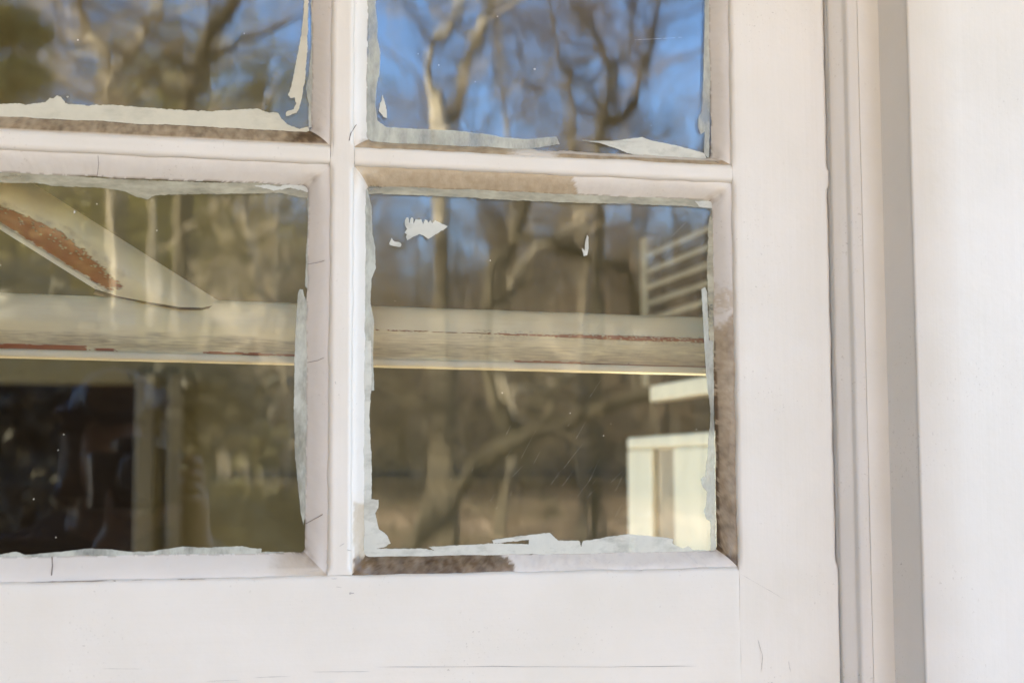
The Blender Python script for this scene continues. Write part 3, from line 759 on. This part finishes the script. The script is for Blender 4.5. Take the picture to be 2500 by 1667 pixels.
# ------------------------------------------------------------------ the photographer, mirrored as a dark shape at the lower left
SKINM = flat_mat('skin', (.15, .09, .06), .5, .06, 30)
CLOTH = flat_mat('dark_jacket', (.028, .024, .026), .85, .25, 60, None, .002)
JEANS = flat_mat('dark_trousers', (.03, .035, .05), .85, .2, 80)
HAIR = flat_mat('dark_hair', (.03, .018, .012), .55, .4, 90, (3, 3, .3))
BLACK = flat_mat('black_camera_body', (.02, .02, .021), .45, .2, 200)
def skin(name, pts, edges, m, parent, root=0, lv=2):
    base = wloc(parent)
    me = bpy.data.meshes.new(name); me.from_pydata([Vector(p[:3])-base for p in pts], edges, []); me.materials.append(m)
    o = bpy.data.objects.new(name, me); C.objects.link(o); o.parent = parent
    o.modifiers.new('skin', 'SKIN'); sv = me.skin_vertices[0].data
    for i, p in enumerate(pts):
        rx = p[3]; ry = p[4] if len(p) > 4 else p[3]; sv[i].radius = (rx, ry); sv[i].use_root = (i == root)
    s_ = o.modifiers.new('smooth', 'SUBSURF'); s_.levels = lv; s_.render_levels = lv
    o.modifiers['skin'].use_smooth_shade = True
    return o
person = empty('person', (-.09, -1.47, 0)); tag(person, 'person in dark jacket holding a camera to the eye, mirrored at the lower left', 'person')
shR, elR, wrR = (.085, -1.44, 1.335), (.17, -1.27, 1.14), (.062, -1.235, 1.395)
shL, elL, wrL = (-.265, -1.44, 1.335), (-.25, -1.25, 1.12), (-.075, -1.19, 1.365)
bp = [(-.09, -1.47, .92, .13, .10), (-.09, -1.46, 1.08, .12, .09), (-.09, -1.44, 1.26, .14, .095), (-.085, -1.425, 1.38, .07), (-.078, -1.405, 1.435, .052),
      (-.07, -1.375, 1.485, .066, .075), (-.068, -1.37, 1.545, .077, .092), (-.068, -1.378, 1.605, .058, .07),
      (*shR, .055), (*elR, .042), (*wrR, .027), (*shL, .055), (*elL, .042), (*wrL, .027),
      (.01, -1.47, .85, .085), (.03, -1.46, .48, .058), (.03, -1.48, .09, .042), (.045, -1.37, .045, .04),
      (-.19, -1.47, .85, .085), (-.21, -1.46, .48, .058), (-.21, -1.48, .09, .042), (-.225, -1.37, .045, .04),
      (-.056, -1.282, 1.522, .011)]
be = [(0, 1), (1, 2), (2, 3), (3, 4), (4, 5), (5, 6), (6, 7), (2, 8), (8, 9), (9, 10), (2, 11), (11, 12), (12, 13), (0, 14), (14, 15), (15, 16), (16, 17), (0, 18), (18, 19), (19, 20), (20, 21), (6, 22)]
def hand(wr, palm, tips, thumb):
    i = len(bp); bp.append((*palm, .026, .018)); be.append((bp.index(next(p for p in bp if p[:3] == wr)), i))
    for kn, mid, tip in tips:
        a = len(bp); bp.extend([(*kn, .0095), (*mid, .0085), (*tip, .007)]); be.extend([(i, a), (a, a+1), (a+1, a+2)])
    a = len(bp); bp.extend([(*thumb[0], .011), (*thumb[1], .009)]); be.extend([(i, a), (a, a+1)])
hand(wrR, (.058, -1.225, 1.45), [((.062, -1.195, 1.515-.019*k), (.054, -1.176, 1.517-.019*k), (.036, -1.172, 1.515-.019*k)) for k in range(4)], ((.040, -1.265, 1.48), (.018, -1.275, 1.495)))
hand(wrL, (-.045, -1.17, 1.415), [((-.030+.012*k, -1.135-.012*k, 1.425), (.004+.008*k, -1.128-.014*k, 1.432), (.020+.006*k, -1.130-.014*k, 1.452)) for k in range(4)], ((-.062, -1.155, 1.445), (-.060, -1.140, 1.475)))
skin('body', bp, be, SKINM, person, 0)
jp = [(-.09, -1.47, .84, .155, .125), (-.09, -1.46, 1.08, .145, .11), (-.09, -1.44, 1.26, .16, .115), (-.085, -1.43, 1.375, .095, .085), (-.08, -1.415, 1.42, .066),
      (*shR, .074), (*elR, .058), (.078, -1.238, 1.36, .040), (*shL, .074), (*elL, .058), (-.10, -1.20, 1.335, .040)]
skin('jacket', jp, [(0, 1), (1, 2), (2, 3), (3, 4), (2, 5), (5, 6), (6, 7), (2, 8), (8, 9), (9, 10)], CLOTH, person, 0)
tp = [(-.09, -1.47, .90, .14, .11), (.01, -1.47, .83, .10), (.03, -1.46, .48, .072), (.03, -1.48, .10, .062), (-.19, -1.47, .83, .10), (-.21, -1.46, .48, .072), (-.21, -1.48, .10, .062)]
skin('trousers', tp, [(0, 1), (1, 2), (2, 3), (0, 4), (4, 5), (5, 6)], JEANS, person, 0)
hp = [(-.066, -1.400, 1.46, .07, .05), (-.066, -1.412, 1.53, .088, .075), (-.067, -1.400, 1.60, .080, .088), (-.066, -1.365, 1.632, .06, .06), (-.064, -1.305, 1.612, .050, .026), (-.062, -1.288, 1.575, .045, .018)]
skin('hair', hp, [(0, 1), (1, 2), (2, 3), (3, 4), (4, 5)], HAIR, person, 1)
for x in (.038, -.218):
    skin('shoe', [(x, -1.49, .05, .05, .045), (x, -1.42, .04, .048, .038), (x+(.012 if x > 0 else -.012), -1.34, .032, .044, .03)], [(0, 1), (1, 2)], BLACK, person, 0)
kam = empty('camera', tuple(EYE-fw*.13)); tag(kam, 'black camera held by the person mirrored at the lower left', 'camera')
def ori(u, v_, w): return EYE+rt*u+up*v_-fw*w
b = MB(); n = 0
def obox(b, u0, u1, v0, v1, w0, w1):
    n = len(b.v); b.v += [ori(u, v_, w) for u in (u0, u1) for v_ in (v0, v1) for w in (w0, w1)]
    for q_ in ((0, 1, 3, 2), (4, 6, 7, 5), (0, 4, 5, 1), (2, 3, 7, 6), (0, 2, 6, 4), (1, 5, 7, 3)): b.f.append(tuple(n+i for i in q_)); b.mi.append(0)
obox(b, -.068, .068, -.045, .040, .105, .150); bevel(b.build('camera_body', BLACK, kam), .006)
b = MB(); obox(b, -.028, .028, .0402, .064, .100, .150); bevel(b.build('viewfinder', BLACK, kam), .006)
b = MB(); b.tube([EYE-fw*.1045, EYE-fw*.07, EYE-fw*.069, EYE-fw*.03, EYE-fw*.012], [.034, .034, .037, .037, .038], 28); b.build('lens', BLACK, kam, False)

# ------------------------------------------------------------------ the wood in front of the house, seen only in the panes
def bark(name, a, bb):
    m, t, p = mat(name)
    r = ramp(t, .40, .62); t.links.new(obj_noise(t, 3.0, 6, (1, 1, .35)), r.inputs[0])
    c = mixc(t, r.outputs[0], a, bb); t.links.new(c, p.inputs['Base Color']); p.inputs['Roughness'].default_value = .9
    add_bump(t, p, obj_noise(t, 14, 5, (2, 2, .3)), .02, .6); return m
BARK_PALE = bark('pale_bark', (.10, .085, .062), (.30, .26, .20))
BARK_GREY = bark('grey_bark', (.06, .048, .034), (.15, .125, .095))
BARK_DARK = bark('dark_bark', (.022, .017, .01), (.055, .044, .026))
def two_tone_bark():
    m, t, p = mat('flaking_bark')                # pale where the old bark has flaked off higher up
    ge = nd(t, 'ShaderNodeNewGeometry'); sp = nd(t, 'ShaderNodeSeparateXYZ'); t.links.new(ge.outputs['Position'], sp.inputs[0])
    ad = nd(t, 'ShaderNodeMath', operation='MULTIPLY_ADD'); t.links.new(obj_noise(t, 2.2, 5, (1, 1, .5)), ad.inputs[0]); ad.inputs[1].default_value = 5.0; t.links.new(sp.outputs[2], ad.inputs[2])
    mr = nd(t, 'ShaderNodeMapRange'); t.links.new(ad.outputs[0], mr.inputs[0]); mr.inputs[1].default_value = 7.3; mr.inputs[2].default_value = 8.1
    r = ramp(t, .42, .58); t.links.new(obj_noise(t, 3.4, 5, (1, 1, .6)), r.inputs[0])
    hi = mixc(t, r.outputs[0], (.13, .11, .08), (.46, .41, .33))
    t.links.new(mixc(t, mr.outputs[0], (.055, .044, .03), hi), p.inputs['Base Color']); p.inputs['Roughness'].default_value = .9
    return m
BARK_TWO = two_tone_bark()
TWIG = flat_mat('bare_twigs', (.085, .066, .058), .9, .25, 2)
TWIG_P = flat_mat('sunlit_twigs', (.26, .215, .16), .9, .3, 2)  # paler copy of the twigs, sunlight put into the colour
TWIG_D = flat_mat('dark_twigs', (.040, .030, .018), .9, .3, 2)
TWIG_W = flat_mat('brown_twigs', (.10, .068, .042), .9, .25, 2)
def leafmat(name, c):
    m, t, p = mat(name)
    r = ramp(t, .3, .7); t.links.new(obj_noise(t, 2.2, 3), r.inputs[0])
    t.links.new(mixc(t, r.outputs[0], tuple(x*.55 for x in c), tuple(x*1.3 for x in c)), p.inputs['Base Color'])
    p.inputs['Roughness'].default_value = .6; return m
OLIVE = leafmat('olive_leaves', (.125, .108, .020))
OLIVE2 = leafmat('faded_olive_leaves', (.070, .062, .020))
DULL = leafmat('dull_brown_leaves', (.030, .025, .010))
def grow(b, p, d, L, r, depth, q, spread=.55, minr=.006):
    """a bare branch that forks into twigs"""
    n = 4; pts = [p]; rad = [r]
    for i in range(n):
        d = (d+Vector((q.gauss(0, .13), q.gauss(0, .13), q.gauss(.05, .10)))).normalized()
        pts.append(pts[-1]+d*L/n); rad.append(r*(1-.42*(i+1)/n))
    b.tube(pts, rad, 5 if r > .03 else 3, cap=False)
    if depth == 0: return
    k = 3 if q.random() < .75 else 4
    for j in range(k):
        i = q.choice((2, 3, 4)) if j else 4
        a = Vector((q.gauss(0, spread), q.gauss(0, spread), q.gauss(.12, spread*.7)))
        grow(b, pts[i], (d+a).normalized(), L*q.uniform(.58, .82), max(minr, rad[i]*q.uniform(.5, .72)), depth-1, q, spread, minr)
def bare_tree_meshes(seed, H, r, barkm, twigm):
    q = random.Random(seed); t = MB(); c = MB()
    p = Vector((0, 0, -.2)); pts = [p]; rad = [r*1.25]; d = Vector((q.gauss(0, .06), q.gauss(0, .06), 1)).normalized(); N = 9
    for i in range(N):
        d = (d+Vector((q.gauss(0, .07), q.gauss(0, .07), .08))).normalized(); pts.append(pts[-1]+d*H/N); rad.append(r*(1-.75*(i+1)/N))
    t.tube(pts, rad, 9)
    for i in range(2, N+1):
        for j in range(2 if i < N else 3):
            a = q.uniform(0, 6.283); dd = Vector((math.cos(a), math.sin(a), q.uniform(.35, 1.3))).normalized()
            grow(c, pts[i].lerp(pts[i-1], q.random()*.8), dd, H*.20*q.uniform(.7, 1.2), max(.02, rad[i]*.55), 4 if i > 3 else 3, q, .5, .007)
    return t, c
TREE_KINDS = []
for sd_, H, r, bm_, tm in ((1, 13, .17, BARK_GREY, TWIG), (2, 15, .20, BARK_PALE, TWIG), (3, 11, .12, BARK_DARK, TWIG_W), (4, 9, .09, BARK_GREY, TWIG_W)):
    t, c = bare_tree_meshes(sd_, H, r, bm_, tm)
    root = empty('bare_tree'); to = t.build('trunk', bm_, root, True); co = c.build('crown', tm, root)
    TREE_KINDS.append(root)
first = [True]*4
KIND_LABEL = ['tall bare grey-barked tree in the winter wood mirrored in the panes', 'tall bare pale-barked tree in the winter wood mirrored in the panes',
              'dark slender bare tree in the winter wood mirrored in the panes', 'small bare brown-twigged tree in the winter wood mirrored in the panes']
def place_tree(k, x, y, rz, s):
    src = TREE_KINDS[k]
    if first[k]: o = src; first[k] = False
    else:
        o = src.copy(); C.objects.link(o)
        for ch in src.children: c = ch.copy(); C.objects.link(c); c.parent = o
    o.location = (x, y, hill(x, y)-.05); o.rotation_euler = (0, 0, rz); o.scale = (s, s, s)
    tag(o, KIND_LABEL[k], 'tree', 'bare trees of the wood behind the viewer, kind %s' % ('grey', 'pale', 'dark', 'small')[k])
q = random.Random(21); cnt = 0
for i in range(38):
    D = 32+66*(i/38)**1.1
    px = q.uniform(-250, 1950) if i % 3 else q.uniform(-300, 720)
    p = mirrored(px, 1152, D)
    place_tree(q.choice((0, 0, 1, 2, 2, 3, 3)), p.x, p.y, q.uniform(0, 6.28), q.uniform(.75, 1.15))

# trees with a shape of their own: limbs traced in the panes, set at their distance
def hero(name, label, limbs, D, m, twigm, seed, ntw=10, twL=1.1):
    q = random.Random(seed); k = (D+1.1)/F_PX
    b, c = MB(), MB(); low = None
    for pts, rad in limbs:
        P = [mirrored(px, py, D+(dd if len(pp) > 2 else 0)) for pp in pts for (px, py, dd) in [(pp+(0,))[:3]]]
        P = [p+Vector((0, q.gauss(0, .12), 0)) for p in P]
        Q, RR = [], []
        for i in range(len(P)-1):
            for s in range(4):
                w = s/4; a0 = P[max(i-1, 0)]; a3 = P[min(i+2, len(P)-1)]
                v = .5*((2*P[i])+(P[i+1]-a0)*w+(2*a0-5*P[i]+4*P[i+1]-a3)*w*w+(3*P[i]-a0-3*P[i+1]+a3)*w**3)
                Q.append(v); RR.append((rad[i]+(rad[i+1]-rad[i])*w)*k*(1+.10*fbm(v.z*2.2, seed+i, 3)))
        Q.append(P[-1]); RR.append(rad[-1]*k)
        b.tube(Q, RR, 9)
        for j in range(ntw):
            i = q.randrange(len(Q)//3, len(Q)); a = q.uniform(0, 6.283)
            grow(c, Q[i], Vector((math.cos(a), math.sin(a)*.6, q.uniform(-.1, 1.0))).normalized(), twL*q.uniform(.6, 1.3), min(RR[i]*.4, .028), 3, q, .5, .005)
        for p in Q:
            if low is None or p.z < low.z: low = p
    root = empty(name, (low.x, low.y, hill(low.x, low.y)))
    b.build('trunk', m, root, True); c.build('crown', twigm, root)
    tag(root, label, 'tree'); return root
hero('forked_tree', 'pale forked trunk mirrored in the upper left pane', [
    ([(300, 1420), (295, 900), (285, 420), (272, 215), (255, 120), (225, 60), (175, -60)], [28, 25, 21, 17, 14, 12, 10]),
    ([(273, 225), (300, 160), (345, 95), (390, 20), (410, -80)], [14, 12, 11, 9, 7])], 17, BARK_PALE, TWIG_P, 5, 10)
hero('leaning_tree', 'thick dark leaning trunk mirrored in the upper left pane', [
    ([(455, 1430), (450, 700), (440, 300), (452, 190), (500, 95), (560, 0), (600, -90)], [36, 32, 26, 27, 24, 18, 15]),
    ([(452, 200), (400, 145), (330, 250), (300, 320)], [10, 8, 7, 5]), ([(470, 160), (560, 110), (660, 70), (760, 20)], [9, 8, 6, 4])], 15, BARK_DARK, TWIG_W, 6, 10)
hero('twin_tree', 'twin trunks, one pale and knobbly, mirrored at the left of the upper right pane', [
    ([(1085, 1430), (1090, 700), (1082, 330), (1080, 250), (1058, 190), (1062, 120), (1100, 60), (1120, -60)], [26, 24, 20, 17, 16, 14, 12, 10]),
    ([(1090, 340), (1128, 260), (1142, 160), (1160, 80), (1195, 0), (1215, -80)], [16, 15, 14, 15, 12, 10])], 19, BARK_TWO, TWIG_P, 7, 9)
hero('dark_tree', 'slim dark trunk mirrored in the middle of the upper right pane', [
    ([(1405, 1420), (1400, 700), (1392, 345), (1385, 230), (1360, 130), (1338, 50), (1325, -80)], [17, 16, 13, 12, 10, 8, 6])], 21, BARK_GREY, TWIG, 8, 7)
hero('branching_tree', 'trunk dividing into four limbs mirrored at the right of the upper right pane', [
    ([(1460, 1420), (1455, 700), (1458, 350), (1472, 280), (1480, 190), (1450, 100), (1410, 0), (1395, -80)], [24, 22, 18, 15, 13, 11, 9, 8]),
    ([(1478, 300), (1530, 275), (1570, 180), (1600, 90), (1622, 0), (1640, -90)], [14, 16, 13, 11, 10, 8]),
    ([(1462, 270), (1420, 210), (1370, 150)], [9, 7, 4]), ([(1482, 200), (1520, 120), (1540, 40), (1560, -60)], [8, 7, 5, 4])], 16, BARK_DARK, TWIG, 9, 8)
hero('crooked_tree', 'crooked dark tree with low sweeping limbs mirrored in the lower right pane', [
    ([(1305, 420), (1290, 510), (1262, 590), (1215, 645), (1198, 740), (1205, 880), (1225, 990), (1262, 1060)], [14, 19, 22, 27, 22, 19, 21, 22]),
    ([(985, 1400), (1040, 1300), (1130, 1180), (1262, 1070), (1400, 1020), (1560, 965), (1760, 900), (1900, 850)], [25, 25, 25, 23, 20, 17, 13, 10]),
    ([(1380, 600), (1440, 640), (1520, 660), (1580, 760)], [9, 15, 13, 8]), ([(1262, 590), (1330, 590), (1400, 620)], [8, 9, 8]), ([(1262, 1060), (1330, 1000), (1360, 900), (1330, 860)], [10, 9, 7, 5]),
    ([(1400, 1020), (1300, 1000), (1360, 930), (1450, 900)], [8, 7, 6, 4]), ([(1290, 1060), (1300, 1160), (1345, 1240)], [8, 7, 6])], 11, BARK_DARK, TWIG_D, 10, 5, .8)
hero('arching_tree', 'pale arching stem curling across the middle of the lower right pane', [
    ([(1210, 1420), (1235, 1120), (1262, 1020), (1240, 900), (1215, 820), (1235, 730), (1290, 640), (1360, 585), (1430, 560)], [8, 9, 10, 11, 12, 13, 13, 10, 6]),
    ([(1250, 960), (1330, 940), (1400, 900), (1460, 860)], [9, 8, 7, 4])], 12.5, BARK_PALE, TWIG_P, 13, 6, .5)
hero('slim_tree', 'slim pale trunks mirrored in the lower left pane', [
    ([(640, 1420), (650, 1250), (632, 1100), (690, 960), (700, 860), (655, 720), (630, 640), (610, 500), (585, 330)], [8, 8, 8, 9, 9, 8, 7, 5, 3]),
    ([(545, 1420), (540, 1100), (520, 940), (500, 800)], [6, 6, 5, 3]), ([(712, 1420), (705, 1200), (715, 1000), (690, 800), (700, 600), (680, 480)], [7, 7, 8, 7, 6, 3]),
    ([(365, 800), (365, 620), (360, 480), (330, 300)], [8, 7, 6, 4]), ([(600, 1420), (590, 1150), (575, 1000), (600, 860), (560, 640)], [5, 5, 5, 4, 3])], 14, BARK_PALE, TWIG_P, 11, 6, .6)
def leafy(name, label, cx, cy, D, rx, rz, n, m, seed, stem=True):
    q = random.Random(seed); c = mirrored(cx, cy, D); b = MB()
    clumps = [Vector((q.gauss(0, .5)*rx, q.gauss(0, .5)*rx, q.gauss(0, .5)*rz)) for _ in range(34)]
    for i in range(n):
        o_ = q.choice(clumps); p = c+o_+Vector((q.gauss(0, 1), q.gauss(0, 1), q.gauss(0, .8)))*rx*.13
        u = Vector((q.gauss(0, 1), q.gauss(0, 1), q.gauss(0, 1))).normalized(); w = u.cross(Vector((q.random(), q.random(), q.random()))).normalized()
        s = q.uniform(.03, .075); b.quad(p-u*s, p-w*s*.4, p+u*s, p+w*s*.4)
    g = hill(c.x, c.y); root = empty(name, (c.x, c.y, g)); b.build('crown', m, root)
    t = MB(); t.tube([Vector((c.x, c.y, g-.1)), Vector((c.x+.1, c.y, (g+c.z)/2)), c+Vector((0, 0, rz*.5))], [.11, .09, .03], 7)
    for o_ in clumps[::2]: t.tube([Vector((c.x, c.y, max(g, c.z-rz*.9))), c+o_*.6, c+o_], [.035, .022, .008], 4)
    t.build('trunk', BARK_DARK, root, True); tag(root, label, 'tree' if stem else 'shrub'); return root
leafy('evergreen_tree', 'olive-leaved evergreen mirrored at the left edge of the upper left pane', -95, 100, 13, .70, 1.0, 9000, OLIVE, 31)
leafy('evergreen_tree', 'thin olive-leaved evergreen mirrored behind the forked trunk', 420, 140, 26, 2.3, 1.7, 5200, OLIVE, 32)
leafy('evergreen_shrub', 'olive green shrub mirrored low in the lower left pane', 460, 1010, 15, .75, .7, 8000, OLIVE2, 33, False)
leafy('evergreen_tree', 'broad dull olive evergreen mirrored in the top of the lower left pane', 430, 570, 22, 3.6, 1.5, 42000, OLIVE, 34)
leafy('evergreen_shrub', 'dark brown-leaved shrub added to darken the reflection behind the photographer', 40, 1030, 8, 1.05, 1.0, 56000, DULL, 35, False)  # added to darken the bright reflection around the person
leafy('evergreen_shrub', 'low olive shrub mirrored in the bottom corner of the lower left pane', 590, 1310, 12, .75, .45, 16000, OLIVE2, 36, False)
leafy('evergreen_tree', 'sparse olive-leaved evergreen mirrored beside the leaning trunk in the upper left pane', 640, 190, 30, 2.0, 1.9, 5000, OLIVE, 37)
# the far wood: a band of twiggy undergrowth and saplings that reads as one brown mass
def far_wood():
    q = random.Random(77); b = MB()
    for i in range(11500):
        D = q.uniform(35, 105); px = q.uniform(-500, 2200) if q.random() < .8 else q.uniform(-400, 760); p = mirrored(px, 1152, D); p.z = hill(p.x, p.y)
        hi = .118+(.034 if (px < 770 or 1180 < px < 1950) else .012)
        H = q.uniform(.045, hi)*D*(1 if q.random() < .9 else 1.45); d = Vector((q.gauss(0, .12), q.gauss(0, .12), 1)).normalized()
        pts = [p, p+d*H*.5+Vector((q.gauss(0, .15), 0, 0)), p+d*H]; r = q.uniform(.02, .06)
        b.tube(pts, [r, r*.7, r*.2], 3, q.choice((0, 0, 1, 2)), False)
        for j in range(5):
            o_ = pts[0].lerp(pts[2], q.uniform(.2, .95)); e = o_+Vector((q.gauss(0, .5), q.gauss(0, .5), q.uniform(.2, 1)))*H*.2
            b.tube([o_, e], [r*.45, r*.12], 3, q.choice((0, 1, 1)), False)
    for i in range(2600):                     # low brush over the leaf litter
        D = 15+24*q.random()**.7; px = q.uniform(780, 2000); p = mirrored(px, 1152, D); p.z = hill(p.x, p.y)
        H = q.uniform(.15, .75)
        for j in range(4):
            e = p+Vector((q.gauss(0, .35), q.gauss(0, .3), q.uniform(.3, 1)))*H; m_ = p.lerp(e, .5)+Vector((q.gauss(0, .06), 0, .04))*H
            b.tube([p, m_, e], [.012, .009, .003], 3, q.choice((0, 1, 1)), False)
    tag(b.build('far_woods', [TWIG, TWIG_W, BARK_PALE]), kind='stuff')
far_wood()
